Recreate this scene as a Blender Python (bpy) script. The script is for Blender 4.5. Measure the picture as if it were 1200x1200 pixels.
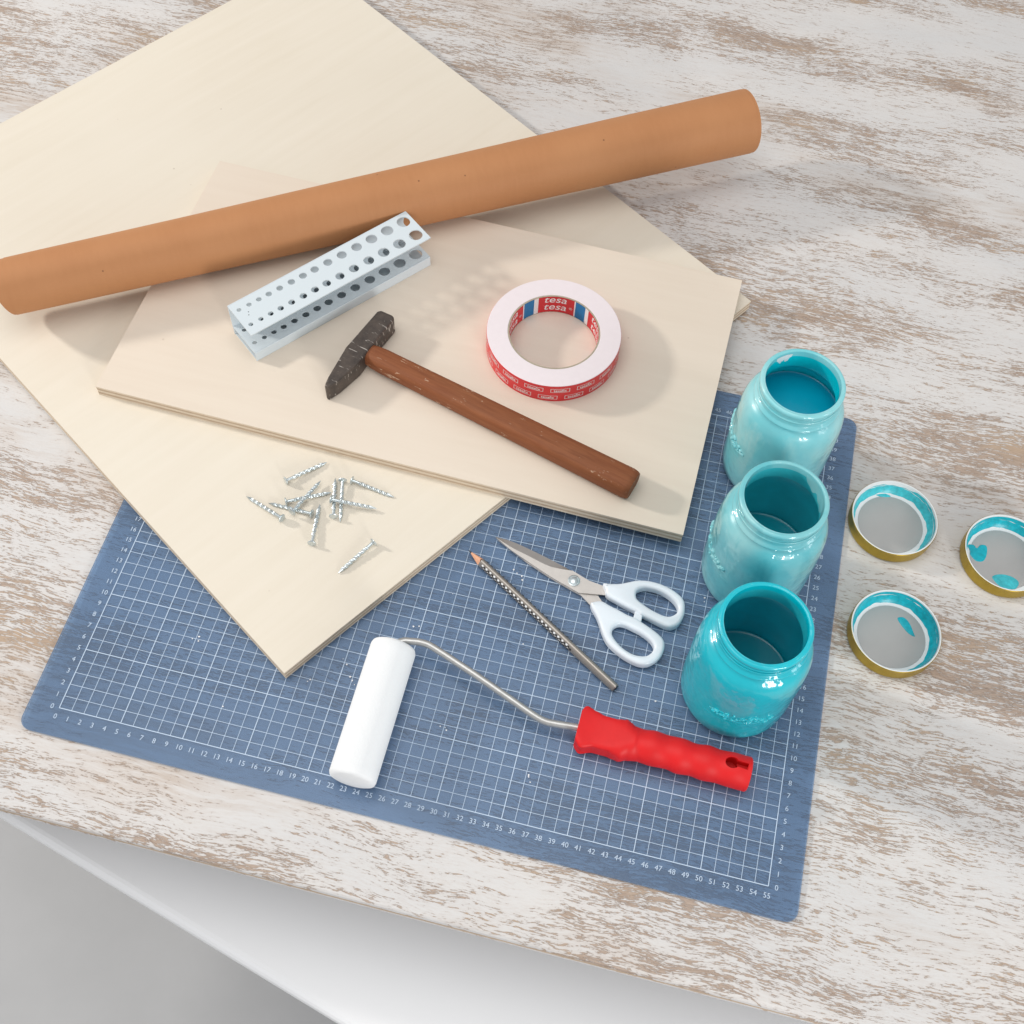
import bpy, bmesh, math, random
from mathutils import Vector, Matrix
R = math.radians
CM = 0.01
scene = bpy.context.scene
for o in list(bpy.data.objects):
    bpy.data.objects.remove(o)
COL = scene.collection
random.seed(7)

# ------------------------------------------------------------------ camera
cd = bpy.data.cameras.new('camera')
cam = bpy.data.objects.new('camera', cd)
COL.objects.link(cam)
cd.sensor_width = 36.0
cd.lens = 42.264
cd.clip_start = 0.02
cd.clip_end = 50
mx = Matrix(((0.97110, -0.22117, 0.08971), (0.23654, 0.84167, -0.48543), (0.03186, 0.49262, 0.86966))).to_4x4()
mx.translation = Vector((38.727, -23.946, 88.820)) * CM
cam.matrix_world = mx
scene.camera = cam

# ------------------------------------------------------------------ light
w = bpy.data.worlds.new('World')
scene.world = w
w.use_nodes = True
w.node_tree.nodes['Background'].inputs[0].default_value = (0.985, 0.99, 1.0, 1)
w.node_tree.nodes['Background'].inputs[1].default_value = 0.47

def area(name, loc, target, sx, sy, power, col):
    l = bpy.data.lights.new(name, 'AREA')
    l.shape = 'RECTANGLE'
    l.size, l.size_y, l.energy, l.color = sx, sy, power, col
    o = bpy.data.objects.new(name, l)
    COL.objects.link(o)
    o.location = loc
    o.rotation_euler = (Vector(target) - Vector(loc)).to_track_quat('-Z', 'Y').to_euler()
    return o
area('key_softbox', (-2.75, 0.58, 1.36), (0.25, 0.25, 0.0), 0.24, 0.24, 60, (1.0, 0.955, 0.89))
area('overhead_softbox', (-0.05, 0.2, 2.1), (0.2, 0.25, 0.0), 1.6, 1.6, 17.0, (1.0, 0.985, 0.96))
area('window_front_right', (1.75, -1.55, 0.62), (0.25, 0.30, 0.04), 0.42, 0.60, 22.0, (1.0, 0.985, 0.96))
area('window_right', (2.1, -0.10, 0.75), (0.5, 0.25, 0.05), 0.30, 0.70, 4.0, (0.97, 0.985, 1.0))

vs = scene.view_settings
vs.view_transform = 'Standard'
vs.look = 'None'
vs.exposure = 0.12
vs.gamma = 1.0
vs.use_curve_mapping = False

# ------------------------------------------------------------------ material helpers
class NT:
    def __init__(s, name):
        s.m = bpy.data.materials.new(name)
        s.m.use_nodes = True
        s.t = s.m.node_tree
        s.t.nodes.clear()
        s.out = s.t.nodes.new('ShaderNodeOutputMaterial')
    def n(s, typ, **kw):
        nd = s.t.nodes.new(typ)
        for k, v in kw.items():
            if k.startswith('i_'):
                k = k[2:]
                nd.inputs[int(k) if k.isdigit() else k.replace('_', ' ')].default_value = v
            else:
                setattr(nd, k, v)
        return nd
    def l(s, a, b):
        s.t.links.new(a, b)
    def coords(s, scale=(1, 1, 1), kind='Object', rot=(0, 0, 0)):
        tc = s.n('ShaderNodeTexCoord')
        mp = s.n('ShaderNodeMapping')
        mp.inputs['Scale'].default_value = [a * 100 for a in scale]
        mp.inputs['Rotation'].default_value = rot
        s.l(tc.outputs[kind], mp.inputs['Vector'])
        return mp.outputs[0]
    def noise(s, vec, scale=1.0, detail=4.0, rough=0.55, dist=0.0):
        nd = s.n('ShaderNodeTexNoise')
        nd.inputs['Scale'].default_value = scale
        nd.inputs['Detail'].default_value = detail
        nd.inputs['Roughness'].default_value = rough
        nd.inputs['Distortion'].default_value = dist
        s.l(vec, nd.inputs['Vector'])
        return nd.outputs['Fac']
    def math(s, op, a, b=None, clamp=False):
        nd = s.n('ShaderNodeMath', operation=op, use_clamp=clamp)
        for i, v in enumerate((a, b)):
            if v is None:
                continue
            if isinstance(v, (int, float)):
                nd.inputs[i].default_value = v
            else:
                s.l(v, nd.inputs[i])
        return nd.outputs[0]
    def ramp(s, fac, stops, interp='LINEAR'):
        nd = s.n('ShaderNodeValToRGB')
        cr = nd.color_ramp
        cr.interpolation = interp
        while len(cr.elements) < len(stops):
            cr.elements.new(0.5)
        for e, (p, c) in zip(cr.elements, stops):
            e.position = p
            e.color = (c, c, c, 1) if isinstance(c, (int, float)) else (*c, 1)
        s.l(fac, nd.inputs[0])
        return nd.outputs[0]
    def mix(s, fac, a, b, blend='MIX'):
        nd = s.n('ShaderNodeMix', data_type='RGBA', blend_type=blend)
        for i, v in ((0, fac), (6, a), (7, b)):
            if isinstance(v, (int, float)):
                nd.inputs[i].default_value = v
            elif isinstance(v, (tuple, list)):
                nd.inputs[i].default_value = (*v, 1)
            else:
                s.l(v, nd.inputs[i])
        return nd.outputs[2]
    def bump(s, h, strength=0.3, dist=0.001):
        nd = s.n('ShaderNodeBump')
        nd.inputs['Strength'].default_value = strength
        nd.inputs['Distance'].default_value = dist
        s.l(h, nd.inputs['Height'])
        return nd.outputs[0]
    def pbr(s, col, rough=0.5, metal=0.0, spec=0.5, coat=0.0, coat_r=0.05, normal=None, sheen=0.0, sss=0.0):
        nd = s.n('ShaderNodeBsdfPrincipled')
        for k, v in (('Base Color', col), ('Roughness', rough), ('Metallic', metal), ('Specular IOR Level', spec),
                     ('Coat Weight', coat), ('Coat Roughness', coat_r), ('Sheen Weight', sheen), ('Subsurface Weight', sss)):
            if isinstance(v, (int, float)):
                nd.inputs[k].default_value = v
            elif isinstance(v, (tuple, list)):
                nd.inputs[k].default_value = (*v, 1)
            else:
                s.l(v, nd.inputs[k])
        if sss:
            nd.inputs['Subsurface Radius'].default_value = (1, 1, 1)
            nd.inputs['Subsurface Scale'].default_value = 0.002
        if normal is not None:
            s.l(normal, nd.inputs['Normal'])
        return nd.outputs[0]
    def done(s, sh):
        s.l(sh, s.out.inputs['Surface'])
        return s.m

def simple(name, col, rough=0.5, metal=0.0, var=0.0, vscale=1.0, bump=0.0, bscale=8.0, **kw):
    t = NT(name)
    c = col
    v = t.coords()
    if var:
        f = t.noise(v, vscale, 5, 0.6)
        c = t.mix(t.ramp(f, [(0.3, 0.0), (0.7, 1.0)]), tuple(a * (1 - var) for a in col), tuple(min(1, a * (1 + var)) for a in col))
    nm = t.bump(t.noise(v, bscale, 4, 0.6), bump, 0.0006) if bump else None
    return t.done(t.pbr(c, rough, metal, normal=nm, **kw))

M = {}
# whitewashed worn table
def mat_table():
    t = NT('whitewashed_wood')
    tc = t.coords()
    # gentle warp so that the grain wanders
    warp = t.n('ShaderNodeTexNoise')
    warp.inputs['Scale'].default_value = 0.09
    warp.inputs['Detail'].default_value = 3
    t.l(tc, warp.inputs['Vector'])
    sub = t.n('ShaderNodeVectorMath', operation='SUBTRACT')
    t.l(warp.outputs['Color'], sub.inputs[0])
    sub.inputs[1].default_value = (0.5, 0.5, 0.5)
    sc = t.n('ShaderNodeVectorMath', operation='MULTIPLY')
    t.l(sub.outputs[0], sc.inputs[0])
    sc.inputs[1].default_value = (2.0, 2.6, 0)
    add = t.n('ShaderNodeVectorMath', operation='ADD')
    t.l(tc, add.inputs[0])
    t.l(sc.outputs[0], add.inputs[1])
    def st(sx, sy, off=0.0):
        mp = t.n('ShaderNodeMapping')
        mp.inputs['Scale'].default_value = (sx, sy, 1)
        mp.inputs['Location'].default_value = (off, off * 1.7, 0)
        t.l(add.outputs[0], mp.inputs['Vector'])
        return mp.outputs[0]
    s1 = t.noise(st(0.30, 2.7), 1, 6, 0.64)
    s2 = t.noise(st(1.0, 8.0, 9), 1, 5, 0.66)
    s3 = t.noise(st(2.6, 9.0, 21), 1, 3, 0.6)
    patch = t.noise(st(0.035, 0.13, 4), 1, 4, 0.55)
    patch2 = t.noise(st(0.12, 0.35, 31), 1, 3, 0.5)
    a = t.math('ADD', t.math('MULTIPLY', s1, 0.34), t.math('MULTIPLY', s2, 0.50))
    a = t.math('ADD', a, t.math('MULTIPLY', s3, 0.24))
    a = t.math('ADD', a, t.math('MULTIPLY', t.math('SUBTRACT', patch, 0.5), 0.46))
    a = t.math('ADD', a, t.math('MULTIPLY', t.math('SUBTRACT', patch2, 0.5), 0.16))
    worn = t.ramp(a, [(0.572, 0.0), (0.604, 1.0)])
    thin = t.ramp(a, [(0.46, 0.0), (0.66, 0.45)])
    woodc = t.mix(t.ramp(s2, [(0.35, 0.0), (0.65, 1.0)]), (0.25, 0.18, 0.14), (0.46, 0.365, 0.30))
    woodc = t.mix(t.ramp(t.noise(st(0.1, 0.3, 55), 1, 3), [(0.5, 0.0), (0.68, 0.6)]), woodc, (0.47, 0.345, 0.24))
    paint = t.mix(t.ramp(t.noise(st(0.06, 0.2, 70), 1, 4), [(0.3, 0.0), (0.7, 1.0)]), (0.605, 0.60, 0.60), (0.655, 0.635, 0.62))
    wash = t.ramp(t.noise(st(0.028, 0.10, 88), 1, 4, 0.55), [(0.55, 0.0), (0.70, 0.75)])
    wash = t.math('MULTIPLY', wash, t.ramp(s1, [(0.38, 0.25), (0.56, 1.0)]))
    paint = t.mix(wash, paint, (0.47, 0.385, 0.32))
    col = t.mix(thin, paint, (0.50, 0.415, 0.36))
    col = t.mix(worn, col, woodc)
    h = t.math('SUBTRACT', t.math('MULTIPLY', s3, 0.25), worn)
    return t.done(t.pbr(col, t.math('ADD', t.math('MULTIPLY', worn, 0.15), 0.58), spec=0.35, normal=t.bump(h, 0.6, 0.0006)))
M['table'] = mat_table()

def mat_ply_face(name, ca, cb, cc):
    t = NT(name)
    v = t.coords()
    g = t.noise(t.coords((0.06, 0.9, 1)), 1, 5, 0.6, 0.3)
    b = t.noise(v, 0.06, 3, 0.5)
    col = t.mix(t.ramp(g, [(0.3, 0.0), (0.75, 1.0)]), ca, cb)
    col = t.mix(t.ramp(b, [(0.35, 0.0), (0.7, 0.55)]), col, cc)
    sp = t.n('ShaderNodeTexVoronoi')
    sp.inputs['Scale'].default_value = 0.33
    t.l(v, sp.inputs['Vector'])
    spot = t.ramp(sp.outputs['Distance'], [(0.022, 1.0), (0.045, 0.0)])
    keep = t.ramp(t.noise(v, 0.21, 1), [(0.52, 0.0), (0.6, 0.5)])
    col = t.mix(t.math('MULTIPLY', spot, keep), col, (0.22, 0.13, 0.08))
    return t.done(t.pbr(col, 0.55, spec=0.3, normal=t.bump(g, 0.08, 0.0003)))
M['ply'] = mat_ply_face('birch_veneer_cream', (0.70, 0.635, 0.53), (0.735, 0.672, 0.575), (0.745, 0.69, 0.595))
M['ply_b'] = mat_ply_face('birch_veneer_pinkish', (0.69, 0.60, 0.50), (0.725, 0.64, 0.54), (0.74, 0.65, 0.555))

def mat_ply_edge(name, a, b):
    t = NT(name)
    g = t.noise(t.coords((0.9, 0.9, 6)), 1, 6, 0.65)
    k = t.noise(t.coords((0.12, 0.12, 9)), 1, 4, 0.7)
    col = t.mix(t.ramp(g, [(0.3, 0.0), (0.7, 1.0)]), a, b)
    col = t.mix(t.ramp(k, [(0.63, 0.0), (0.7, 0.6)]), col, (0.20, 0.12, 0.07))
    return t.done(t.pbr(col, 0.75, spec=0.2))
M['ply_light'] = mat_ply_edge('ply_edge_light', (0.62, 0.52, 0.40), (0.75, 0.65, 0.52))
M['ply_dark'] = mat_ply_edge('ply_edge_dark', (0.42, 0.31, 0.22), (0.58, 0.45, 0.33))

def mat_mat():
    t = NT('translucent_blue_vinyl')
    tr = t.n('ShaderNodeBsdfTransparent')
    tr.inputs[0].default_value = (0.61, 0.775, 0.97, 1)
    df = t.n('ShaderNodeBsdfDiffuse')
    df.inputs[0].default_value = (0.135, 0.23, 0.405, 1)
    m1 = t.n('ShaderNodeMixShader')
    m1.inputs[0].default_value = 0.37
    t.l(tr.outputs[0], m1.inputs[1])
    t.l(df.outputs[0], m1.inputs[2])
    gl = t.n('ShaderNodeBsdfGlossy')
    gl.inputs['Roughness'].default_value = 0.32
    gl.inputs[0].default_value = (0.9, 0.9, 0.9, 1)
    v = t.coords()
    t.l(t.bump(t.noise(v, 5, 3), 0.05, 0.0003), gl.inputs['Normal'])
    fr = t.n('ShaderNodeFresnel')
    fr.inputs[0].default_value = 1.42
    m2 = t.n('ShaderNodeMixShader')
    t.l(fr.outputs[0], m2.inputs[0])
    t.l(m1.outputs[0], m2.inputs[1])
    t.l(gl.outputs[0], m2.inputs[2])
    return t.done(m2.outputs[0])
M['mat'] = mat_mat()
def mat_clear():
    t = NT('clear_underside')
    tr = t.n('ShaderNodeBsdfTransparent')
    return t.done(tr.outputs[0])
M['mat_under'] = mat_clear()
M['print'] = simple('white_print', (0.51, 0.62, 0.76), 0.5)
M['print_n'] = simple('white_print_numbers', (0.49, 0.59, 0.72), 0.5)

def mat_kraft():
    t = NT('kraft_paper')
    v = t.coords()
    g = t.noise(t.coords((2.4, 0.5, 0.5)), 1, 4, 0.6)
    f = t.noise(v, 5.5, 4, 0.7)
    b = t.noise(t.coords((0.15, 0.15, 0.15)), 1, 3, 0.5)
    col = t.mix(t.ramp(g, [(0.3, 0.0), (0.7, 1.0)]), (0.43, 0.193, 0.081), (0.45, 0.205, 0.087))
    col = t.mix(t.ramp(b, [(0.35, 0.0), (0.7, 0.5)]), col, (0.49, 0.235, 0.105))
    sp = t.n('ShaderNodeTexVoronoi')
    sp.inputs['Scale'].default_value = 0.45
    t.l(v, sp.inputs['Vector'])
    col = t.mix(t.ramp(sp.outputs['Distance'], [(0.02, 0.75), (0.05, 0.0)]), col, (0.09, 0.04, 0.02))
    return t.done(t.pbr(col, 0.62, spec=0.3, normal=t.bump(f, 0.12, 0.0004)))
M['kraft'] = mat_kraft()
M['holder'] = simple('powder_coated_metal', (0.60, 0.665, 0.705), 0.5, bump=0.06, bscale=14, spec=0.45)
M['holder_mark'] = simple('dark_stamp', (0.12, 0.13, 0.14), 0.6)
M['tape_side'] = simple('tape_side_white', (0.755, 0.68, 0.705), 0.65, var=0.015, vscale=2, bump=0.05, bscale=10)
M['tape_red'] = simple('tape_red', (0.72, 0.022, 0.03), 0.38)
M['label_red'] = simple('label_red', (0.62, 0.018, 0.028), 0.45)
M['label_blue'] = simple('label_blue', (0.0, 0.17, 0.42), 0.45)
M['label_white'] = simple('label_white', (0.84, 0.82, 0.82), 0.45)
M['core'] = simple('grey_cardboard', (0.37, 0.32, 0.24), 0.8, var=0.12, vscale=3)

def mat_handle_wood():
    t = NT('reddish_brown_wood')
    v = t.coords()
    g = t.noise(t.coords((0.28, 3.2, 3.2)), 1, 5, 0.65, 0.4)
    b = t.noise(t.coords((0.12, 0.5, 0.5)), 1, 3)
    col = t.mix(t.ramp(g, [(0.3, 0.0), (0.72, 1.0)]), (0.165, 0.052, 0.02), (0.275, 0.10, 0.04))
    col = t.mix(t.ramp(b, [(0.35, 0.0), (0.7, 0.45)]), col, (0.225, 0.06, 0.018))
    nk = t.noise(t.coords((0.55, 1.7, 1.7)), 1.4, 4, 0.7)
    tcx = t.n('ShaderNodeTexCoord')
    sx = t.n('ShaderNodeSeparateXYZ')
    t.l(tcx.outputs['Object'], sx.inputs[0])
    nearhead = t.ramp(t.math('MULTIPLY', sx.outputs[0], 100 / 27), [(0.1, 0.055), (0.55, 0.0)])
    col = t.mix(t.ramp(t.math('ADD', nk, nearhead), [(0.655, 0.0), (0.69, 0.7)]), col, (0.62, 0.45, 0.32))
    return t.done(t.pbr(col, 0.6, spec=0.3, normal=t.bump(g, 0.25, 0.0006)))
M['handle_wood'] = mat_handle_wood()

def mat_head():
    t = NT('worn_dark_steel')
    v = t.coords()
    g = t.noise(v, 0.9, 5, 0.65)
    s = t.noise(t.coords((0.6, 4.5, 1.0), rot=(0, 0, R(-35))), 1.0, 3, 0.55)
    s2 = t.noise(v, 3.2, 3, 0.7)
    col = t.mix(t.ramp(g, [(0.3, 0.0), (0.7, 1.0)]), (0.042, 0.034, 0.031), (0.105, 0.082, 0.068))
    col = t.mix(t.ramp(s, [(0.625, 0.0), (0.66, 0.85)]), col, (0.50, 0.46, 0.42))
    col = t.mix(t.ramp(s2, [(0.69, 0.0), (0.74, 0.6)]), col, (0.52, 0.47, 0.42))
    return t.done(t.pbr(col, 0.45, 0.35, normal=t.bump(t.math('ADD', g, s), 0.2, 0.0006)))
M['head'] = mat_head()
M['zinc'] = simple('zinc_plated_steel', (0.62, 0.68, 0.70), 0.28, 0.85, var=0.12, vscale=4)
M['steel'] = simple('brushed_steel', (0.60, 0.565, 0.535), 0.42, 0.72, var=0.04, vscale=1.5)
M['steel_bevel'] = simple('ground_steel', (0.46, 0.43, 0.41), 0.33, 0.8, var=0.05, vscale=2)
M['rod'] = simple('galvanised_rod', (0.50, 0.50, 0.49), 0.36, 0.75, var=0.08, vscale=2)
M['white_plastic'] = simple('white_plastic', (0.72, 0.77, 0.83), 0.32, spec=0.5)
M['foam'] = simple('white_foam', (0.80, 0.815, 0.83), 0.9, bump=0.6, bscale=11, sheen=0.3)
M['red_plastic'] = simple('red_plastic', (0.66, 0.010, 0.012), 0.5, spec=0.35, var=0.06, vscale=0.5, bump=0.03, bscale=7)
M['red_dark'] = simple('red_plastic_inside', (0.40, 0.008, 0.01), 0.5)
M['pencil'] = simple('metallic_grey_lacquer', (0.34, 0.31, 0.28), 0.3, 0.6)
M['pencil_dot'] = simple('pale_grip_dot', (0.80, 0.82, 0.84), 0.4)
M['pencil_black'] = simple('black_grip_dot', (0.02, 0.02, 0.022), 0.5)
M['pencil_wood'] = simple('cedar', (0.72, 0.38, 0.235), 0.7, var=0.08, vscale=4)
M['graphite'] = simple('graphite', (0.035, 0.035, 0.04), 0.4)
M['lid_gold'] = simple('gold_lacquered_tin', (0.43, 0.30, 0.045), 0.34, 0.8, var=0.08, vscale=2)
M['lid_white'] = simple('white_enamel', (0.75, 0.77, 0.78), 0.3)
M['lid_grey'] = simple('grey_sealing_liner', (0.44, 0.43, 0.42), 0.5, var=0.02, vscale=0.6)
M['smear'] = simple('turquoise_paint', (0.0, 0.40, 0.49), 0.35, var=0.2, vscale=2.5, bump=0.3, bscale=3)
M['smear_light'] = simple('light_turquoise_paint', (0.05, 0.50, 0.57), 0.35, var=0.2, vscale=2.5, bump=0.3, bscale=3)
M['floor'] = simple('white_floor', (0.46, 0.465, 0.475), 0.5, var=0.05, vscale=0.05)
M['bench'] = simple('white_lacquer', (0.84, 0.85, 0.87), 0.35)

def mat_jar(name, c1, c2, c3, transl=0.24):
    t = NT(name)
    n1 = t.noise(t.coords((0.16, 0.16, 0.13)), 1, 3, 0.5, 0.4)
    n2 = t.noise(t.coords((0.5, 0.5, 0.18)), 1, 4, 0.55)
    n3 = t.noise(t.coords((0.36, 0.36, 0.30)), 1, 3, 0.5)
    col = t.mix(t.ramp(n1, [(0.36, 0.0), (0.60, 1.0)]), c1, c2)
    col = t.mix(t.ramp(n2, [(0.56, 0.0), (0.70, 0.5)]), col, c3)
    p = t.pbr(col, 0.30, spec=0.5, coat=1.0, coat_r=0.02)
    bsdf = p.node
    t.l(t.bump(n3, 0.8, 0.006), bsdf.inputs['Coat Normal'])
    tl = t.n('ShaderNodeBsdfTranslucent')
    t.l(col, tl.inputs[0])
    mxs = t.n('ShaderNodeMixShader')
    mxs.inputs[0].default_value = transl
    t.l(p, mxs.inputs[1])
    t.l(tl.outputs[0], mxs.inputs[2])
    return t.done(mxs.outputs[0])
M['jar_back'] = mat_jar('aqua_coated_glass', (0.22, 0.70, 0.76), (0.40, 0.79, 0.82), (0.52, 0.82, 0.82))
M['jar_mid'] = mat_jar('aqua_coated_glass_patchy', (0.16, 0.62, 0.69), (0.36, 0.74, 0.77), (0.02, 0.46, 0.55))
M['jar_front'] = mat_jar('turquoise_coated_glass', (0.0, 0.56, 0.68), (0.0, 0.63, 0.74), (0.05, 0.60, 0.68))
def mat_coat(name, col):
    t = NT(name)
    n = t.noise(t.coords((0.35, 0.35, 0.35)), 1, 4, 0.6)
    c = t.mix(t.ramp(n, [(0.3, 0.0), (0.7, 1.0)]), tuple(a * .88 for a in col), tuple(min(1, a * 1.1) for a in col))
    p = t.pbr(c, 0.28, coat=0.6)
    tl = t.n('ShaderNodeBsdfTranslucent')
    t.l(c, tl.inputs[0])
    mxs = t.n('ShaderNodeMixShader')
    mxs.inputs[0].default_value = 0.35
    t.l(p, mxs.inputs[1])
    t.l(tl.outputs[0], mxs.inputs[2])
    return t.done(mxs.outputs[0])
M['coat_back'] = mat_coat('bright_turquoise_coat', (0.0, 0.70, 0.80))
M['coat_mid'] = mat_coat('turquoise_coat', (0.06, 0.62, 0.70))
M['coat_front'] = mat_coat('teal_coat', (0.03, 0.58, 0.66))
M['paint_back'] = simple('deep_turquoise_paint', (0.0, 0.35, 0.50), 0.2)
M['paint_mid'] = simple('deep_teal_paint', (0.0, 0.36, 0.44), 0.2)
M['paint_front'] = simple('dark_teal_paint', (0.0, 0.30, 0.37), 0.2)

# ------------------------------------------------------------------ mesh helpers
def link(name, me, parent=None):
    o = bpy.data.objects.new(name, me)
    COL.objects.link(o)
    if parent is not None:
        o.parent = parent
    return o

def obj(name, verts, faces, mats, parent=None, smooth=None, midx=None):
    """verts in cm"""
    me = bpy.data.meshes.new(name)
    me.from_pydata([(x * CM, y * CM, z * CM) for x, y, z in verts], [], faces)
    if not isinstance(mats, (list, tuple)):
        mats = [mats]
    for m in mats:
        me.materials.append(m)
    if midx:
        for p, i in zip(me.polygons, midx):
            p.material_index = i
    finish(me, smooth)
    return link(name, me, parent)

def finish(me, smooth):
    bm = bmesh.new()
    bm.from_mesh(me)
    bmesh.ops.recalc_face_normals(bm, faces=bm.faces)
    if smooth is not None:
        for f in bm.faces:
            f.smooth = True
        for e in bm.edges:
            if len(e.link_faces) == 2:
                e.smooth = e.calc_face_angle(0) < R(smooth)
    bm.to_mesh(me)
    bm.free()

def bevel(o, wcm, seg=2, ang=35):
    b = o.modifiers.new('bevel', 'BEVEL')
    b.width = wcm * CM
    b.segments = seg
    b.limit_method = 'ANGLE'
    b.angle_limit = R(ang)
    b.harden_normals = False
    return o

def thing(name, label, cat, loc=(0, 0, 0), rotz=0.0, group=None):
    o = bpy.data.objects.new(name, None)
    COL.objects.link(o)
    o.empty_display_size = 0.02
    o.location = Vector(loc) * CM
    o.rotation_euler = (0, 0, rotz)
    tag(o, label, cat, group)
    return o

def tag(o, label, cat, group=None):
    o['label'] = label
    o['category'] = cat
    if group:
        o['group'] = group
    return o

def prism(poly, z0, z1):
    n = len(poly)
    v = [(x, y, z0) for x, y in poly] + [(x, y, z1) for x, y in poly]
    f = [tuple(range(n))[::-1], tuple(range(n, 2 * n))]
    f += [(i, (i + 1) % n, n + (i + 1) % n, n + i) for i in range(n)]
    return v, f

def boxv(x0, y0, z0, x1, y1, z1):
    return prism([(x0, y0), (x1, y0), (x1, y1), (x0, y1)], z0, z1)

def lathe(prof, seg=96, close=True):
    """profile list of (r,z); surface of revolution; r=0 ends become poles"""
    v, f, rings = [], [], []
    for r, z in prof:
        if r < 1e-6:
            rings.append([len(v)])
            v.append((0, 0, z))
        else:
            rings.append(list(range(len(v), len(v) + seg)))
            v += [(r * math.cos(2 * math.pi * i / seg), r * math.sin(2 * math.pi * i / seg), z) for i in range(seg)]
    pr = list(zip(rings[:-1], rings[1:]))
    if close:
        pr.append((rings[-1], rings[0]))
    for a, b in pr:
        if len(a) == 1 and len(b) == 1:
            continue
        for i in range(seg):
            j = (i + 1) % seg
            if len(a) == 1:
                f.append((a[0], b[j], b[i]))
            elif len(b) == 1:
                f.append((a[i], a[j], b[0]))
            else:
                f.append((a[i], a[j], b[j], b[i]))
    return v, f

def loft(rings, cap=True):
    n = len(rings[0])
    v = [p for r in rings for p in r]
    f = []
    for k in range(len(rings) - 1):
        for i in range(n):
            j = (i + 1) % n
            f.append((k * n + i, k * n + j, (k + 1) * n + j, (k + 1) * n + i))
    if cap:
        f.append(tuple(range(n))[::-1])
        f.append(tuple(range((len(rings) - 1) * n, len(rings) * n)))
    return v, f

def smoothpath(pts, n=6):
    """Catmull-Rom through points"""
    P = [Vector(p) for p in pts]
    out = []
    for i in range(len(P) - 1):
        p0, p1, p2, p3 = P[max(i - 1, 0)], P[i], P[i + 1], P[min(i + 2, len(P) - 1)]
        for k in range(n):
            t = k / n
            out.append(0.5 * ((2 * p1) + (p2 - p0) * t + (2 * p0 - 5 * p1 + 4 * p2 - p3) * t * t + (3 * p1 - p0 - 3 * p2 + p3) * t ** 3))
    out.append(P[-1])
    return out

def closed_spline(pts, n=4):
    P = [Vector((x, y, 0)) for x, y in pts]
    N = len(P)
    out = []
    for i in range(N):
        p0, p1, p2, p3 = P[i - 1], P[i], P[(i + 1) % N], P[(i + 2) % N]
        for k in range(n):
            t = k / n
            q = 0.5 * ((2 * p1) + (p2 - p0) * t + (2 * p0 - 5 * p1 + 4 * p2 - p3) * t * t + (3 * p1 - p0 - 3 * p2 + p3) * t ** 3)
            out.append((q.x, q.y))
    return out

def tube(path, r, seg=16):
    P = [Vector(p) for p in path]
    rings = []
    up = Vector((0, 0, 1))
    for i, p in enumerate(P):
        d = (P[min(i + 1, len(P) - 1)] - P[max(i - 1, 0)]).normalized()
        a = d.cross(up).normalized()
        b = a.cross(d)
        rings.append([tuple(p + r * (math.cos(2 * math.pi * k / seg) * a + math.sin(2 * math.pi * k / seg) * b)) for k in range(seg)])
    return loft(rings)

def join(parts):
    V, F, I = [], [], []
    for k, (v, f) in enumerate(parts):
        o = len(V)
        V += v
        F += [tuple(i + o for i in q) for q in f]
        I += [k] * len(f)
    return V, F, I

_txt = {}
def text2d(s, size=1.0, shear=0.0, offset=0.0):
    key = (s, shear, offset)
    if key not in _txt:
        cu = bpy.data.curves.new('t', 'FONT')
        cu.body = s
        cu.size = 1.0
        cu.shear = shear
        cu.offset = offset
        cu.resolution_u = 3
        cu.align_x = 'CENTER'
        o = bpy.data.objects.new('t', cu)
        COL.objects.link(o)
        bpy.context.view_layer.update()
        me = bpy.data.meshes.new_from_object(o.evaluated_get(bpy.context.evaluated_depsgraph_get()))
        v = [(p.co.x, p.co.y) for p in me.vertices]
        f = [tuple(p.vertices) for p in me.polygons]
        bpy.data.objects.remove(o)
        bpy.data.curves.remove(cu)
        bpy.data.meshes.remove(me)
        _txt[key] = (v, f)
    v, f = _txt[key]
    return [(x * size, y * size) for x, y in v], f

def curve_solid(name, loops, z, ext, bev, mat, parent, res=4):
    """flat outline with holes, thickened and rounded; loops in cm; returns mesh object"""
    cu = bpy.data.curves.new('c', 'CURVE')
    cu.dimensions = '2D'
    cu.fill_mode = 'BOTH'
    cu.extrude = ext * CM
    cu.bevel_depth = bev * CM
    cu.bevel_resolution = res
    cu.offset = -bev * CM
    for lp in loops:
        sp = cu.splines.new('POLY')
        sp.points.add(len(lp) - 1)
        for p, (x, y) in zip(sp.points, lp):
            p.co = (x * CM, y * CM, 0, 1)
        sp.use_cyclic_u = True
    o = bpy.data.objects.new('c', cu)
    COL.objects.link(o)
    bpy.context.view_layer.update()
    me = bpy.data.meshes.new_from_object(o.evaluated_get(bpy.context.evaluated_depsgraph_get()))
    bpy.data.objects.remove(o)
    bpy.data.curves.remove(cu)
    me.transform(Matrix.Translation((0, 0, z * CM)))
    bm = bmesh.new()
    bm.from_mesh(me)
    bmesh.ops.remove_doubles(bm, verts=bm.verts, dist=1e-6)
    bm.to_mesh(me)
    bm.free()
    me.materials.clear()
    me.materials.append(mat)
    me.name = name
    finish(me, 40)
    return link(name, me, parent)

# ------------------------------------------------------------------ setting
TZ = -0.2          # table top, the mat top is z = 0
v, f = boxv(-90, -8.2, TZ - 1.8, 125, 128, TZ)
table = obj('table_top', v, f, M['table'])
bevel(table, 0.35, 3)
table['kind'] = 'structure'
v, f = boxv(-89.5, -8.215, TZ - 0.95, 124.5, -8.15, TZ - 0.62)
obj('edge_band', v, f, M['ply_dark'], table)
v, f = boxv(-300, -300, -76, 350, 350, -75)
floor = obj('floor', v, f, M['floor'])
floor['kind'] = 'structure'
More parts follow.
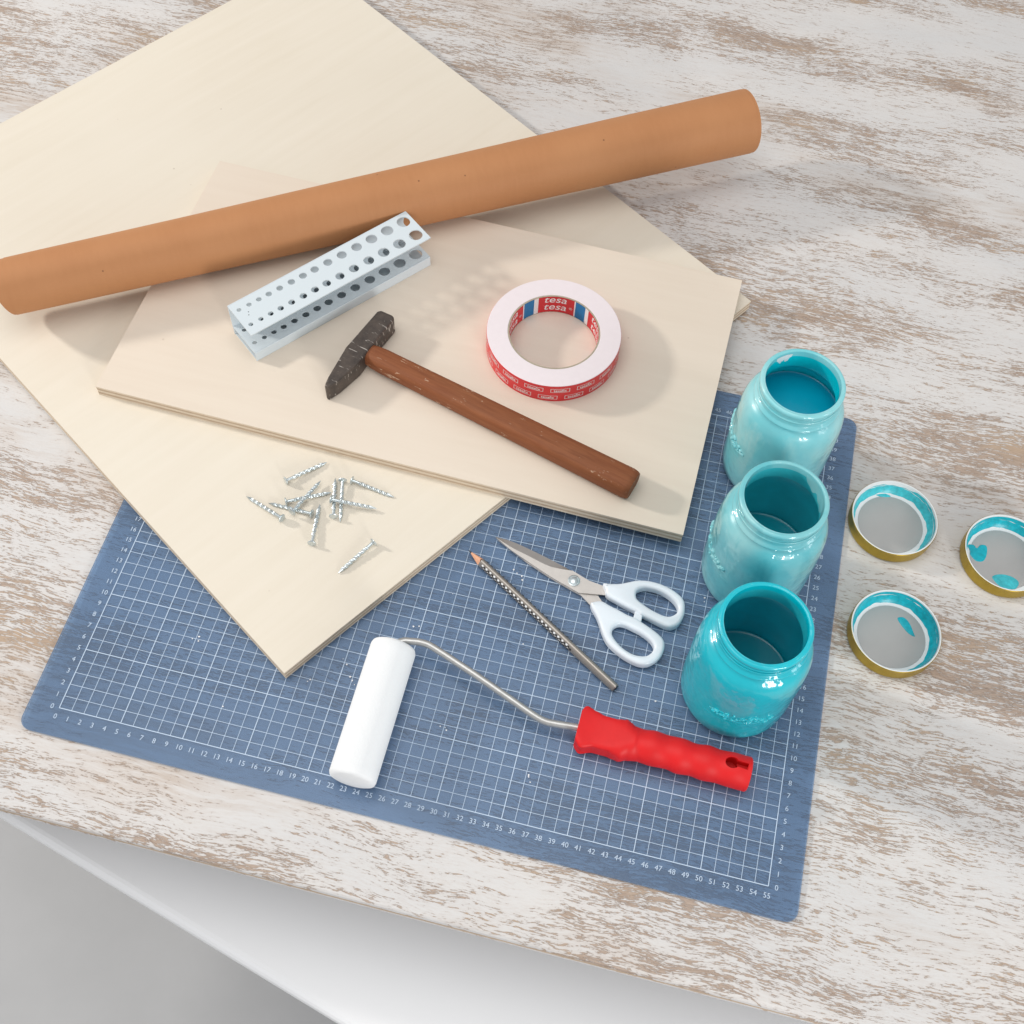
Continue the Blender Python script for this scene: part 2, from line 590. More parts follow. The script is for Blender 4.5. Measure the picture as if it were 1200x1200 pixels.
# white seat pushed under the table edge
bn = thing('bench', 'white bench seat just below the front edge of the table', 'bench', (0, 0, -75))
v, f = prism([(-6.11, -6.64), (120, -39.8), (120, 12), (-60, 12), (-60, 7.5)], 58.0, 61)
bevel(obj('seat', v, f, M['bench'], bn), 0.8, 4)
for x, y in ((-38, 8), (100, -28), (100, 8)):
    v, f = boxv(x - 2, y - 2, 0, x + 2, y + 2, 58.0)
    obj('leg', v, f, M['bench'], bn)

# ------------------------------------------------------------------ cutting mat
mt = thing('cutting_mat', 'translucent blue cutting mat with white centimetre grid under the boards and jars', 'cutting mat', (0, 0, TZ))
def rrect(x0, y0, x1, y1, r, n=8):
    out = []
    for cx, cy, a0 in ((x1 - r, y1 - r, 0), (x0 + r, y1 - r, 90), (x0 + r, y0 + r, 180), (x1 - r, y0 + r, 270)):
        for k in range(n + 1):
            a = R(a0 + 90 * k / n)
            out.append((cx + r * math.cos(a), cy + r * math.sin(a)))
    return out
poly = rrect(-2.45, -2.2, 57.35, 42.7, 0.95)
v, f = prism(poly, 0.03, 0.2)
obj('sheet', v, f, [M['mat'], M['mat_under']], mt, midx=[1] + [0] * (len(f) - 1))
parts = []
zt = 0.206
for i in range(56):
    h = 0.030 if i % 5 == 0 else 0.0185
    if i in (0, 55):
        h = 0.032
    parts.append(([(i - h, 0, zt), (i + h, 0, zt), (i + h, 40, zt), (i - h, 40, zt)], [(0, 1, 2, 3)]))
for j in range(41):
    h = 0.030 if j % 5 == 0 else 0.0185
    if j in (0, 40):
        h = 0.032
    parts.append(([(0, j - h, zt + .001), (55, j - h, zt + .001), (55, j + h, zt + .001), (0, j + h, zt + .001)], [(0, 1, 2, 3)]))
V, F, I = join(parts)
obj('printed_grid', V, F, M['print'], mt)
parts = []
def put(s, x, y, size):
    v2, f2 = text2d(s, size, offset=0.0)
    parts.append(([(a + x, b + y, zt) for a, b in v2], f2))
for i in range(56):
    put(str(i), i - 0.02, -0.88, 0.56)
    put(str(i), i, 40.38, 0.56)
for j in range(41):
    put(str(j), -0.58, j - 0.17, 0.56)
    put(str(j), 55.60, j - 0.17, 0.56)
V, F, I = join(parts)
obj('printed_numbers', V, F, M['print_n'], mt)

# ------------------------------------------------------------------ plywood boards
def board(name, label, origin, ang, lx, ly, z0, layers, face):
    t = thing(name, label, 'board', (origin[0], origin[1], z0), ang, 'plywood boards')
    z = 0
    for k, th in enumerate(layers):
        j = 0.0 if k in (0, len(layers) - 1) else random.uniform(0.01, 0.03)
        v, f = boxv(j, j, z + (0 if k == 0 else 0.004), lx - j, ly - j, z + th)
        edge = M['ply_light'] if k % 2 == 0 else M['ply_dark']
        obj('ply', v, f, [face, edge], t, midx=[0, 0, 1, 1, 1, 1])
        z += th
    return t
board('plywood_board', 'large pale plywood board under the other board, nails lying on its near corner', (15.99, 6.58), math.atan2(46.25, 30.02), 55.15, 66.0, 0.003, [0.2, 0.24, 0.22, 0.24, 0.2], M['ply'])
board('plywood_board', 'upper pale plywood board carrying the hammer, the tape roll and the hole rack', (-8.13, 27.31), math.atan2(-1.5, 52.07), 52.1, 28.25, 1.106, [0.2, 0.26, 0.26, 0.26, 0.215], M['ply_b'])
BT = 2.30   # top of the upper board
AT = 1.105  # top of the lower board

# ------------------------------------------------------------------ paper roll
ang = 0.558
rl = thing('paper_roll', 'long roll of brown kraft paper lying across the plywood boards', 'paper roll', (-20.263, 32.681, BT), ang)
def rollmesh(k0, k1, skew, dr, wall):
    seg, nl = 96, 60
    outer, inner = [], []
    for s in range(nl + 1):
        ro, ri = [], []
        for i in range(seg):
            a = 2 * math.pi * i / seg          # a = 0 towards +y, 90 deg = up
            st = k0 + skew(a)
            k = st + (k1 - st) * s / nl
            rad = 2.483 + (3.074 - 2.483) * k / 70
            wob = 0.014 * math.sin(3 * a + k * 0.11) + 0.012 * math.sin(2 * a - k * 0.23 + 1)
            rr = rad + dr + wob
            zc = rad
            ro.append((k, rr * math.cos(a), max(0.005, zc + rr * math.sin(a))))
            rr -= wall
            ri.append((k, rr * math.cos(a), zc + rr * math.sin(a)))
        outer.append(ro)
        inner.append(ri)
    V1, F1 = loft(outer, cap=False)
    V2, F2 = loft(inner, cap=False)
    o = len(V1)
    F = F1 + [tuple(i + o for i in q)[::-1] for q in F2]
    L = nl * seg
    for i in range(seg):
        j = (i + 1) % seg
        F.append((i, o + i, o + j, j))
        F.append((L + i, L + j, o + L + j, o + L + i))
    return V1 + V2, F
v, f = rollmesh(1.0, 73.5, lambda a: 1.35 * (1 - math.sin(a)) / 2, -0.035, 0.3)
obj('inner_wraps', v, f, M['kraft'], rl, smooth=60)
v, f = rollmesh(2.3, 73.2, lambda a: 0.35 * max(0, math.sin(a)) - .15 * max(0, -math.sin(a)), 0.0, 0.03)
obj('outer_sheet', v, f, M['kraft'], rl, smooth=60)

# ------------------------------------------------------------------ hole rack
HL_, HD, HDT, HH1, HH2, HT = 18.84, 3.811, 3.977, 1.124, 3.88, 0.12
rk = thing('hole_rack', 'pale grey metal rack with rows of graded round holes beside the hammer', 'tool rack', (4.386, 33.476, BT), 0.894)
hu_ = [0.60, 1.61, 2.60, 3.61, 4.73, 5.93, 7.13, 8.35, 9.74, 11.22, 12.81, 14.42, 16.13, 17.93]
hd_ = [0.42, 0.46, 0.50, 0.56, 0.60, 0.66, 0.70, 0.76, 0.82, 0.90, 0.97, 1.06, 1.14, 1.24]
def plate(y0, y1, z0, z1, rows, x1):
    """plate with rows of holes: rows = [(y_centre)], cells butt end to end"""
    V, F = [], []
    N = 32
    ys = [y0] + [(rows[i] + rows[i + 1]) / 2 for i in range(len(rows) - 1)] + [y1]
    xs = [0] + [(hu_[i] + hu_[i + 1]) / 2 for i in range(13)] + [x1]
    for r, yc in enumerate(rows):
        for i, xc in enumerate(hu_):
            a0, a1, b0, b1 = xs[i], xs[i + 1], ys[r], ys[r + 1]
            rad = hd_[i] / 2
            o = len(V)
            cs = [math.atan2(q - yc, p - xc) % (2 * math.pi) for p, q in ((a1, b1), (a0, b1), (a0, b0), (a1, b0))]
            th = sorted(set([2 * math.pi * k / N for k in range(N)] + cs))
            n = len(th)
            for z in (z1, z0):
                for t_ in th:
                    V.append((xc + rad * math.cos(t_), yc + rad * math.sin(t_), z))
                for t_ in th:
                    c, s = math.cos(t_), math.sin(t_)
                    k = min((a1 - xc) / c if c > 1e-9 else 1e9, (a0 - xc) / c if c < -1e-9 else 1e9,
                            (b1 - yc) / s if s > 1e-9 else 1e9, (b0 - yc) / s if s < -1e-9 else 1e9)
                    V.append((xc + k * c, yc + k * s, z))
            for k in range(n):
                j = (k + 1) % n
                F.append((o + k, o + n + k, o + n + j, o + j))
                F.append((o + 2 * n + k, o + 2 * n + j, o + 3 * n + j, o + 3 * n + k))
                F.append((o + k, o + j, o + 2 * n + j, o + 2 * n + k))
    o = len(V)
    V += [(0, y0, z0), (x1, y0, z0), (x1, y1, z0), (0, y1, z0), (0, y0, z1), (x1, y0, z1), (x1, y1, z1), (0, y1, z1)]
    F += [(o + i, o + (i + 1) % 4, o + 4 + (i + 1) % 4, o + 4 + i) for i in range(4)]
    return V, F
def plate_obj(name, *a):
    V, F = plate(*a)
    me = bpy.data.meshes.new(name)
    me.from_pydata([(x * CM, y * CM, z * CM) for x, y, z in V], [], F)
    bm = bmesh.new()
    bm.from_mesh(me)
    bmesh.ops.remove_doubles(bm, verts=bm.verts, dist=2e-6)
    bm.to_mesh(me)
    bm.free()
    me.materials.append(M['holder'])
    finish(me, 30)
    return link(name, me, rk)
plate_obj('top_plate', HD - HDT, HD - HT, HH2 - HT, HH2, [0.88, 2.82], HL_)
plate_obj('lower_plate', HT, HD - HT, HH1 - HT, HH1, [1.08, 2.82], HL_)
v, f = boxv(0, HD - HT, 0, HL_, HD, HH2)
bevel(obj('back_panel', v, f, M['holder'], rk), 0.04, 2)
v, f = boxv(0, 0, 0, HL_, HT, HH1)
bevel(obj('front_lip', v, f, M['holder'], rk), 0.04, 2)
v, f = boxv(0.05, HT, 0, HL_ - .05, HD - HT, 0.1)
obj('base_plate', v, f, M['holder'], rk)
for x, y in ((1.15, 2.15), (1.0, 1.85)):
    v, f = lathe([(0, HH2 + .002), (0.055, HH2 + .002), (0.055, HH2 + .006), (0, HH2 + .006)], 12, False)
    obj('stamp_mark', [(a + x, b + y, c) for a, b, c in v], f, M['holder_mark'], rk)

# ------------------------------------------------------------------ tape roll
TP = thing('tape_roll', 'roll of double sided tape with red printed outside lying on the upper board', 'tape roll', (29.29, 41.88, BT))
RO, RI, RC, TH = 5.96, 4.10, 3.96, 2.2
v, f = lathe([(RI, 0.02), (RO - .016, 0.02), (RO - .016, TH - .02), (RO - .05, TH), (RI + .03, TH), (RI, TH - .03)], 160)
obj('tape_windings', v, f, M['tape_side'], TP, smooth=30)
v, f = lathe([(RO - .014, 0.0), (RO, 0.0), (RO, TH - .05), (RO - .014, TH - .05)], 160)
outer = obj('printed_backing', v, f, M['tape_red'], TP, smooth=30)
v, f = lathe([(RC, 0.03), (RI - .002, 0.03), (RI - .002, TH - .03), (RC, TH - .03)], 128)
core = obj('cardboard_core', v, f, M['core'], TP, smooth=30)
def cyl(pts, r, a0, dirn):
    """wrap flat x (cm along the wall) around a cylinder starting at angle a0"""
    return [(r * math.cos(a0 + dirn * x / r), r * math.sin(a0 + dirn * x / r), z) for x, z in pts]
def cpatch(x0, x1, z0, z1, r, a0, dirn):
    n = max(2, int((x1 - x0) / 0.12))
    xs = [x0 + (x1 - x0) * i / n for i in range(n + 1)]
    return cyl([(x, z0) for x in xs] + [(x, z1) for x in xs], r, a0, dirn), [(i, i + 1, n + 2 + i, n + 1 + i) for i in range(n)]
# label inside the core: red panels, blue and white stripes, lettering
rin = RC - .008
base = R(123)
wh, bl, rd, tx = [], [], [], []
for k in range(5):
    a0 = base - k * R(72)
    W51 = R(48.5) * rin
    rd.append(cpatch(0, W51, .06, TH - .06, rin, a0, -1))
    x = W51
    wh.append(cpatch(x, x + .12, .06, TH - .06, rin, a0, -1)); x += .12
    bl.append(cpatch(x, x + 1.08, .06, TH - .06, rin, a0, -1)); x += 1.08
    wh.append(cpatch(x, R(72) * rin - .001, .06, TH - .06, rin, a0, -1))
    one = []
    for zz in (0.38, 1.36):
        v2, f2 = text2d('tesa', 1.22, 0.20, 0.004)
        keep = [(a * 1.06 + W51 * .46, min(b + zz, TH - .08)) for a, b in v2]
        one.append((cyl(keep, rin - .006, a0, -1), f2))
    v2, f2 = text2d('®', 0.42)
    one.append((cyl([(a + W51 * .90, b + .75) for a, b in v2], rin - .006, a0, -1), f2))
    V, F, I = join(one)
    tx.append((V, F))
for nm, lst, m in (('label_red_panel', rd, 'label_red'), ('label_white_stripe', wh, 'label_white'), ('label_blue_panel', bl, 'label_blue'), ('label_lettering', tx, 'label_white')):
    for V, F in lst:
        obj(nm, V, F, M[m], core)
# outside print: outlined boxes with small lettering in two staggered rows
pr = []
ro_ = RO + .005
n = 16
for row, zc in ((0, 0.55), (1, 1.55)):
    for k in range(n):
        a0 = 2 * math.pi * (k + 0.45 * row) / n
        wbox, hb, lw = 1.7, 0.52, .045
        z0, z1 = zc - hb / 2, min(zc + hb / 2, TH - .06)
        for (xa, xb, za, zb) in ((0, wbox, z0, z0 + lw), (0, lw, z0, z1), (wbox - lw, wbox, z0, z1)):
            pr.append(cpatch(xa, xb, za, zb, ro_, a0, 1))
        if z1 == zc + hb / 2:
            pr.append(cpatch(0, wbox, z1 - lw, z1, ro_, a0, 1))
        if zc < 1.9:
            v2, f2 = text2d('tesafix', .47, 0.0, .012)
            pr.append((cyl([(a * .95 + wbox / 2, b + zc - .16) for a, b in v2], ro_, a0, 1), f2))
V, F, I = join(pr)
obj('printed_lettering', V, F, M['label_white'], outer)

# ------------------------------------------------------------------ hammer
HX, HY = 12.95, 36.35
ha = math.atan2(28.75 - 36.35, 39.10 - 12.95)
hm = thing('hammer', 'old hammer with dark steel head and reddish brown wooden handle', 'hammer', (HX, HY, BT), ha)
def toloc(p, o, a):
    dx, dy = p[0] - o[0], p[1] - o[1]
    return (dx * math.cos(a) + dy * math.sin(a), -dx * math.sin(a) + dy * math.cos(a))
hp = [(13.55, 40.15), (13.85, 40.35), (15.05, 40.05), (15.25, 39.75), (14.15, 36.25), (13.65, 34.3), (12.55, 32.1), (11.80, 31.05), (11.52, 31.25), (11.55, 32.2), (12.05, 35.6)]
hp = [toloc(p, (HX, HY), ha) for p in hp]
v, f = prism(hp, 0.0, 2.0)
hd = bevel(obj('head', v, f, M['head'], hm), 0.17, 2, 25)
rings = []
L = math.hypot(28.75 - 36.35, 39.10 - 12.95)
for s in [0.2, 0.6, 1.1, 1.7, 2.6, 4, 6, 9, 12, 15, 18, 21, 24, 25.8, L - .55, L - .18, L]:
    t_ = s / L
    hw = 0.80 + 0.20 * min(1, max(0, (s - .9) / 1.2)) + 0.27 * t_ ** 1.3
    hh = 0.72 + 0.14 * min(1, s / 2) + 0.16 * t_
    if s > L - .5:
        k = (s - (L - .5)) / .5
        hw -= 0.16 * k ** 2
        hh -= 0.16 * k ** 2
    ring = []
    for i in range(32):
        a = 2 * math.pi * i / 32
        c, q = math.cos(a), math.sin(a)
        ring.append((s, hw * math.copysign(abs(c) ** .62, c), 1.03 + 0.02 * t_ + hh * math.copysign(abs(q) ** .62, q)))
    rings.append(ring)
v, f = loft(rings)
obj('handle', v, f, M['handle_wood'], hm, smooth=45)

# ------------------------------------------------------------------ nails
def nail_meshes():
    rings = []
    for k in range(73):
        x = 0.08 + 3.30 * k / 72
        tw = max(0, x - 0.75) * 3.4
        amp = 0.0 if x < 0.7 else 0.032
        rings.append([(x, (0.135 + amp * math.cos(4 * (2 * math.pi * i / 16 - tw))) * math.cos(2 * math.pi * i / 16),
                       (0.135 + amp * math.cos(4 * (2 * math.pi * i / 16 - tw))) * math.sin(2 * math.pi * i / 16)) for i in range(16)])
    rings.append([(3.9, 0.012 * math.cos(2 * math.pi * i / 16), 0.012 * math.sin(2 * math.pi * i / 16)) for i in range(16)])
    a = loft(rings)
    prof = [(0.0, -0.05), (0.33, -0.05), (0.37, -0.02), (0.37, 0.03), (0.30, 0.07), (0.14, 0.14), (0, 0.14)]
    v, f = lathe(prof, 24, False)
    b = ([(z, x, y) for x, y, z in v], f)
    return a, b
(nsv, nsf), (nhv, nhf) = nail_meshes()
NAILS = [
 ((10.55, 22.91), (13.24, 25.68), 0, 'twisted zinc nail lying apart behind the pile, its point nearest the upper board'),
 ((11.44, 19.39), (7.82, 20.77), 0, 'leftmost zinc nail of the pile, pointing away from the others'),
 ((13.68, 20.42), (9.75, 20.62), 0, 'zinc nail at the bottom of the left crossing, head to the right'),
 ((12.13, 20.01), (13.42, 23.73), .30, 'zinc nail laid slantwise on top of two other nails at the left crossing'),
 ((11.23, 20.95), (14.59, 22.94), .04, 'zinc nail in the left crossing with its point toward the upright pair'),
 ((14.56, 17.78), (13.96, 21.65), 0, 'zinc nail in front of the crossings, head toward the viewer'),
 ((15.48, 20.65), (14.43, 24.36), 0, 'upright left nail of the parallel pair, head toward the viewer'),
 ((15.16, 24.17), (16.13, 20.37), 0, 'upright right nail of the parallel pair, point toward the viewer'),
 ((14.85, 21.98), (18.64, 22.28), .30, 'zinc nail laid across the parallel pair, point to the right'),
 ((15.92, 24.37), (19.81, 23.81), 0, 'rightmost zinc nail at the back, point directed at the board edge'),
 ((19.39, 19.16), (17.35, 15.76), 0, 'single zinc nail lying apart closest to the board edge and pencil'),
]
ms = mh = None
for i, (h, tp, dz, lab) in enumerate(NAILS):
    H = Vector((h[0], h[1], AT + 0.37 + dz))
    T = Vector((tp[0], tp[1], AT + 0.10 + dz * .8))
    d = (T - H).normalized()
    o = thing('nail', lab, 'nail', H, 0, 'nails on the lower board')
    o.rotation_euler = d.to_track_quat('X', 'Z').to_euler()
    if ms is None:
        a = obj('shank', nsv, nsf, M['zinc'], o, smooth=40)
        b = obj('head', nhv, nhf, M['zinc'], o, smooth=35)
        ms, mh = a.data, b.data
    else:
        link('shank', ms, o)
        link('head', mh, o)

# ------------------------------------------------------------------ scissors
sc = thing('scissors', 'closed scissors with steel blades and white plastic handles beside the pencil', 'scissors', (0, 0, 0))
HU = [(38.45, 20.52), (39.01, 20.63), (39.72, 20.82), (40.33, 21.1), (41.01, 21.45), (41.72, 21.64), (42.46, 21.69), (43.22, 21.61), (44.0, 21.39), (44.73, 21.02), (45.13, 20.62), (45.3, 20.07), (45.34, 19.35), (45.14, 18.61), (44.8, 18.21), (44.35, 18.01), (43.85, 18.06), (43.08, 18.26), (42.23, 18.49), (41.9, 18.5), (41.53, 18.72), (40.75, 18.93), (39.96, 19.18), (38.98, 19.53), (38.72, 20.02)]
HUH = [(41.21, 20.3), (41.31, 20.65), (41.79, 20.96), (42.44, 21.04), (43.11, 20.98), (43.82, 20.74), (44.47, 20.31), (44.76, 19.84), (44.71, 19.37), (44.29, 18.99), (43.81, 18.91), (43.13, 19.05), (42.43, 19.28), (41.62, 19.67), (41.33, 19.91)]
HLO = [(37.82, 18.54), (38.03, 18.73), (38.65, 18.94), (39.39, 18.72), (40.26, 18.48), (40.96, 18.26), (41.63, 18.16), (42.08, 17.96), (42.88, 17.62), (43.68, 17.21), (44.16, 16.79), (44.31, 16.21), (44.22, 15.57), (43.92, 15.02), (43.44, 14.54), (42.92, 14.32), (42.37, 14.31), (41.52, 14.53), (40.55, 14.98), (39.8, 15.49), (39.24, 16.24), (38.91, 16.87), (38.48, 17.57), (37.98, 18.17)]
HLH = [(39.98, 16.52), (40.03, 16.89), (40.36, 17.25), (40.84, 17.32), (41.52, 17.18), (42.38, 16.92), (43.11, 16.52), (43.47, 16.08), (43.43, 15.63), (43.11, 15.2), (42.58, 15.02), (41.93, 15.03), (41.15, 15.31), (40.5, 15.76), (40.09, 16.19)]
curve_solid('handle', [closed_spline(HU), closed_spline(HUH)], 0.56, 0.24, 0.26, M['white_plastic'], sc)
curve_solid('handle', [closed_spline(HLO), closed_spline(HLH)], 0.54, 0.22, 0.26, M['white_plastic'], sc)
v, f = prism([(41.45, 18.9), (42.1, 18.7), (42.1, 17.8), (41.4, 18.0)], 0.15, 0.86)
bevel(obj('stop_bridge', v, f, M['white_plastic'], sc), 0.08, 2)
# upper blade: flat + hollow ground bevel falling to the cutting edge
edge = smoothpath([(28.83, 22.78, 0), (30.26, 22.71, 0), (32.32, 22.25, 0), (34.39, 21.69, 0), (35.73, 21.28, 0)], 4)
ridge = smoothpath([(28.90, 22.70, 0), (30.3, 22.13, 0), (32.0, 21.66, 0), (33.9, 21.18, 0), (35.73, 21.26, 0)], 4)
low = smoothpath([(28.86, 22.72, 0), (30.3, 21.90, 0), (31.9, 21.2, 0), (34.0, 20.33, 0), (35.9, 19.68, 0)], 4)
n = len(edge)
V = [(p.x, p.y, 0.31) for p in edge] + [(p.x, p.y, 0.42) for p in ridge] + [(p.x, p.y, 0.42) for p in low] + [(p.x, p.y, 0.27) for p in edge] + [(p.x, p.y, 0.27) for p in low]
F, I = [], []
for i in range(n - 1):
    F.append((i, i + 1, n + i + 1, n + i)); I.append(1)
    F.append((n + i, n + i + 1, 2 * n + i + 1, 2 * n + i)); I.append(0)
    F.append((3 * n + i, 4 * n + i, 4 * n + i + 1, 3 * n + i + 1)); I.append(0)
    F.append((i, 3 * n + i, 3 * n + i + 1, i + 1)); I.append(0)
    F.append((2 * n + i, 2 * n + i + 1, 4 * n + i + 1, 4 * n + i)); I.append(0)
# shank of the blade up to the handle
sh = [(35.73, 21.28), (37.28, 20.71), (38.41, 20.56), (39.6, 20.5), (39.6, 19.85), (38.9, 19.78), (36.65, 19.43), (35.9, 19.68)]
o0 = len(V)
V += [(x, y, .42) for x, y in sh] + [(x, y, .27) for x, y in sh]
k = len(sh)
F += [tuple(range(o0, o0 + k)), tuple(range(o0 + k, o0 + 2 * k))[::-1]] + [(o0 + i, o0 + (i + 1) % k, o0 + k + (i + 1) % k, o0 + k + i) for i in range(k)]
I += [0] * (k + 2)
obj('blade', V, F, [M['steel'], M['steel_bevel']], sc, midx=I)
v, f = prism([(29.1, 22.58), (30.3, 21.97), (31.9, 21.15), (34.0, 20.28), (35.9, 19.63), (36.9, 19.33), (38.06, 18.49), (39.02, 18.2), (39.02, 18.85), (38.06, 19.86), (36.5, 21.0), (35.7, 21.2), (32.3, 22.15), (30.3, 22.55)], 0.09, 0.24)
obj('blade', v, f, M['steel'], sc)
v, f = lathe([(0, .42), (.50, .42), (.50, .50), (.43, .53), (.40, .49), (.36, .49), (.33, .56), (.18, .63), (0, .65)], 40, False)
obj('pivot_screw', [(x + 36.06, y + 20.38, z) for x, y, z in v], f, M['zinc'], sc, smooth=30)

# ------------------------------------------------------------------ pencil
pa = math.atan2(12.09 - 20.99, 41.24 - 26.97)
PL = math.hypot(12.09 - 20.99, 41.24 - 26.97)
pc = thing('pencil', 'dark metallic grey pencil with rows of grip dots left of the scissors', 'pencil', (26.97, 20.99, 0), pa)
def trisec(x, r, n=36):
    out = []
    for i in range(n):
        a = 2 * math.pi * i / n
        rr = r * (1 + 0.085 * math.cos(3 * (a - R(90))))
        out.append((x, rr * math.cos(a), 0.34 + rr * math.sin(a)))
    return out
rings = []
for x in (1.55, 1.7, PL - .06):
    rings.append(trisec(x, 0.36))
rings.append(trisec(PL, 0.31))
v, f = loft(rings)
obj('barrel', v, f, M['pencil'], pc, smooth=35)
rings = [[(0.36, .085 * math.cos(2 * math.pi * i / 36), .34 + .085 * math.sin(2 * math.pi * i / 36)) for i in range(36)]]
last = trisec(1.55, 0.345)
rings.append([(x + 0.13 * math.cos(3 * (2 * math.pi * i / 36 - R(30))), y, z) for i, (x, y, z) in enumerate(last)])
v, f = loft(rings)
obj('sharpened_wood', v, f, M['pencil_wood'], pc, smooth=30)
v, f = lathe([(0, 0), (.03, .02), (.09, .4), (0, .4)], 16, False)
obj('lead', [(z, x, y + .34) for x, y, z in v], f, M['graphite'], pc, smooth=40)
v, f = loft([trisec(PL + .001, 0.25), trisec(PL + .012, 0.25)])
obj('end_cap', v, f, M['pencil_black'], pc)
def dots(rows):
    P = []
    for (a, off, step, n, rx) in rows:
        for k in range(n):
            x = 1.95 + off + k * step
            rr = 0.36 * (1 + 0.085 * math.cos(3 * (a - R(90))))
            v, f = lathe([(rx, -.02), (rx * .95, .006), (rx * .6, .012), (0, .014)], 10, False)
            ca, sa = math.cos(a), math.sin(a)
            q = []
            for lx, ly, lz in v:
                q.append((x + lx, rr * ca + lz * ca - ly * sa, .34 + rr * sa + lz * sa + ly * ca))
            P.append((q, f))
    V, F, I = join(P)
    return V, F
v, f = dots([(R(136), 0.0, .46, 22, .105), (R(174), .20, .46, 22, .07)])
obj('pale_grip_dots', v, f, M['pencil_dot'], pc, smooth=50)
v, f = dots([(R(2), 0.0, .46, 22, .12), (R(142), .23, .46, 22, .10), (R(160), .0, .46, 23, .12), (R(185), .23, .46, 22, .12)])
obj('black_grip_dots', v, f, M['pencil_black'], pc, smooth=50)

# ------------------------------------------------------------------ paint roller
pr_ = thing('paint_roller', 'small paint roller with white sleeve, wire frame and red handle on the mat', 'paint roller', (23.7, 5.0, 0))
ox, oy = 23.7, 5.0
prof = [(0.0, -5.50), (0.8, -5.50), (1.5, -5.45), (1.72, -5.36), (1.8, -5.15)] + [(1.8, -5.15 + 10.45 * i / 20) for i in range(1, 20)] + [(1.8, 5.3), (1.72, 5.52), (1.55, 5.6), (0.3, 5.6), (0.3, 0), (0, 0)]
v, f = lathe(prof, 72, False)
obj('sleeve', [(x, z, y + 1.8) for x, y, z in v], f, M['foam'], pr_, smooth=50)
rod = [(23.7, 1.0, 1.8), (23.7, 8.0, 1.8), (23.72, 10.3, 1.8), (23.85, 10.85, 1.8), (24.3, 11.2, 1.8), (24.9, 11.33, 1.8), (25.6, 11.42, 1.8), (26.32, 11.36, 1.8), (27.23, 11.06, 1.8), (28.9, 10.45, 1.76), (30.65, 9.81, 1.7), (33.64, 8.66, 1.55), (35.5, 7.94, 1.45), (36.5, 7.68, 1.4), (37.5, 7.70, 1.4), (39.2, 7.82, 1.4), (42, 7.8, 1.4)]
v, f = tube(smoothpath([(x - ox, y - oy, z) for x, y, z in rod], 8), 0.285, 20)
obj('wire_frame', v, f, M['rod'], pr_, smooth=60)
# handle: lofted sections along its axis
rhx, rhy, rha, rhl = 39.01, 7.83, -0.03016, 13.27
up = [(0.0, 1.35), (0.06, 1.5), (0.3, 1.68), (0.43, 1.70), (0.7, 1.62), (1.01, 1.50), (1.87, 1.31), (2.67, 1.29), (3.2, 1.42), (3.54, 1.55), (3.9, 1.40), (4.22, 1.25), (4.96, 1.21), (5.79, 1.33), (6.8, 1.27), (7.94, 1.32), (8.98, 1.20), (9.93, 1.33), (10.88, 1.25), (12.0, 1.32), (13.32, 1.33)]
lo = [(0.0, -1.3), (0.06, -1.39), (0.51, -1.72), (1.55, -1.37), (2.54, -1.36), (3.1, -1.5), (3.53, -1.62), (4.1, -1.42), (4.91, -1.28), (5.84, -1.34), (7.14, -1.25), (7.94, -1.38), (8.97, -1.26), (9.91, -1.36), (10.87, -1.27), (12.02, -1.32), (13.32, -1.33)]
def interp(tab, s):
    if s <= tab[0][0]:
        return tab[0][1]
    for (a, b), (c, d) in zip(tab[:-1], tab[1:]):
        if s <= c:
            t = (s - a) / (c - a)
            t = t * t * (3 - 2 * t)
            return b + (d - b) * t
    return tab[-1][1]
rings = []
NS = 120
for i in range(NS + 1):
    s = rhl * i / NS
    yu, yl = interp(up, s), interp(lo, s)
    cy, hw = (yu + yl) / 2, (yu - yl) / 2
    fl = 1.0 if s < 2.6 else max(0.0, 1 - (s - 2.6) / 1.7)          # thumb rest is flat, the grip is round
    top = 2.62 + 0.07 * math.cos(2 * math.pi * (s - 5.79) / 2.07) * (1 if s > 4.5 else 0)
    topf = 2.32 - 0.16 * math.sin(math.pi * min(1, s / 3.2))
    end = 0.0
    if s > rhl - .14:
        end = 0.12 * ((s - (rhl - .14)) / .14) ** 2
    if s < .2:
        end = 0.14 * ((.2 - s) / .2) ** 2
    ring = []
    n = 64
    for k in range(n):
        a = 2 * math.pi * k / n
        c, q = math.cos(a), math.sin(a)
        e1 = 1.0
        yr, zr = (hw - end) * c, (1.26 - end) * q
        eb = 0.35
        ys = (hw - end) * math.copysign(abs(c) ** eb, c)
        zs = (0.9 - end) * math.copysign(abs(q) ** eb, q)
        zround = 1.3 + zr * (top - 1.3) / 1.26 if q > 0 else 1.3 + zr
        zflat = (1.35 + (topf - 1.35) * abs(q) ** eb) if q > 0 else (1.35 - 1.25 * abs(q) ** eb)
        # side groove of the thumb rest
        if s < 2.0 and q < 0.3 and q > -0.5:
            ys *= 1 - 0.16 * (1 - s / 2.0) * math.cos((q + .1) * math.pi / 0.8)
        ring.append((s, cy + yr * (1 - fl) + ys * fl, zround * (1 - fl) + zflat * fl))
    rings.append(ring)
v, f = loft(rings)
hh = obj('handle', [(x * math.cos(rha) - y * math.sin(rha) + rhx - ox, x * math.sin(rha) + y * math.cos(rha) + rhy - oy, z) for x, y, z in v], f, M['red_plastic'], pr_, smooth=35)
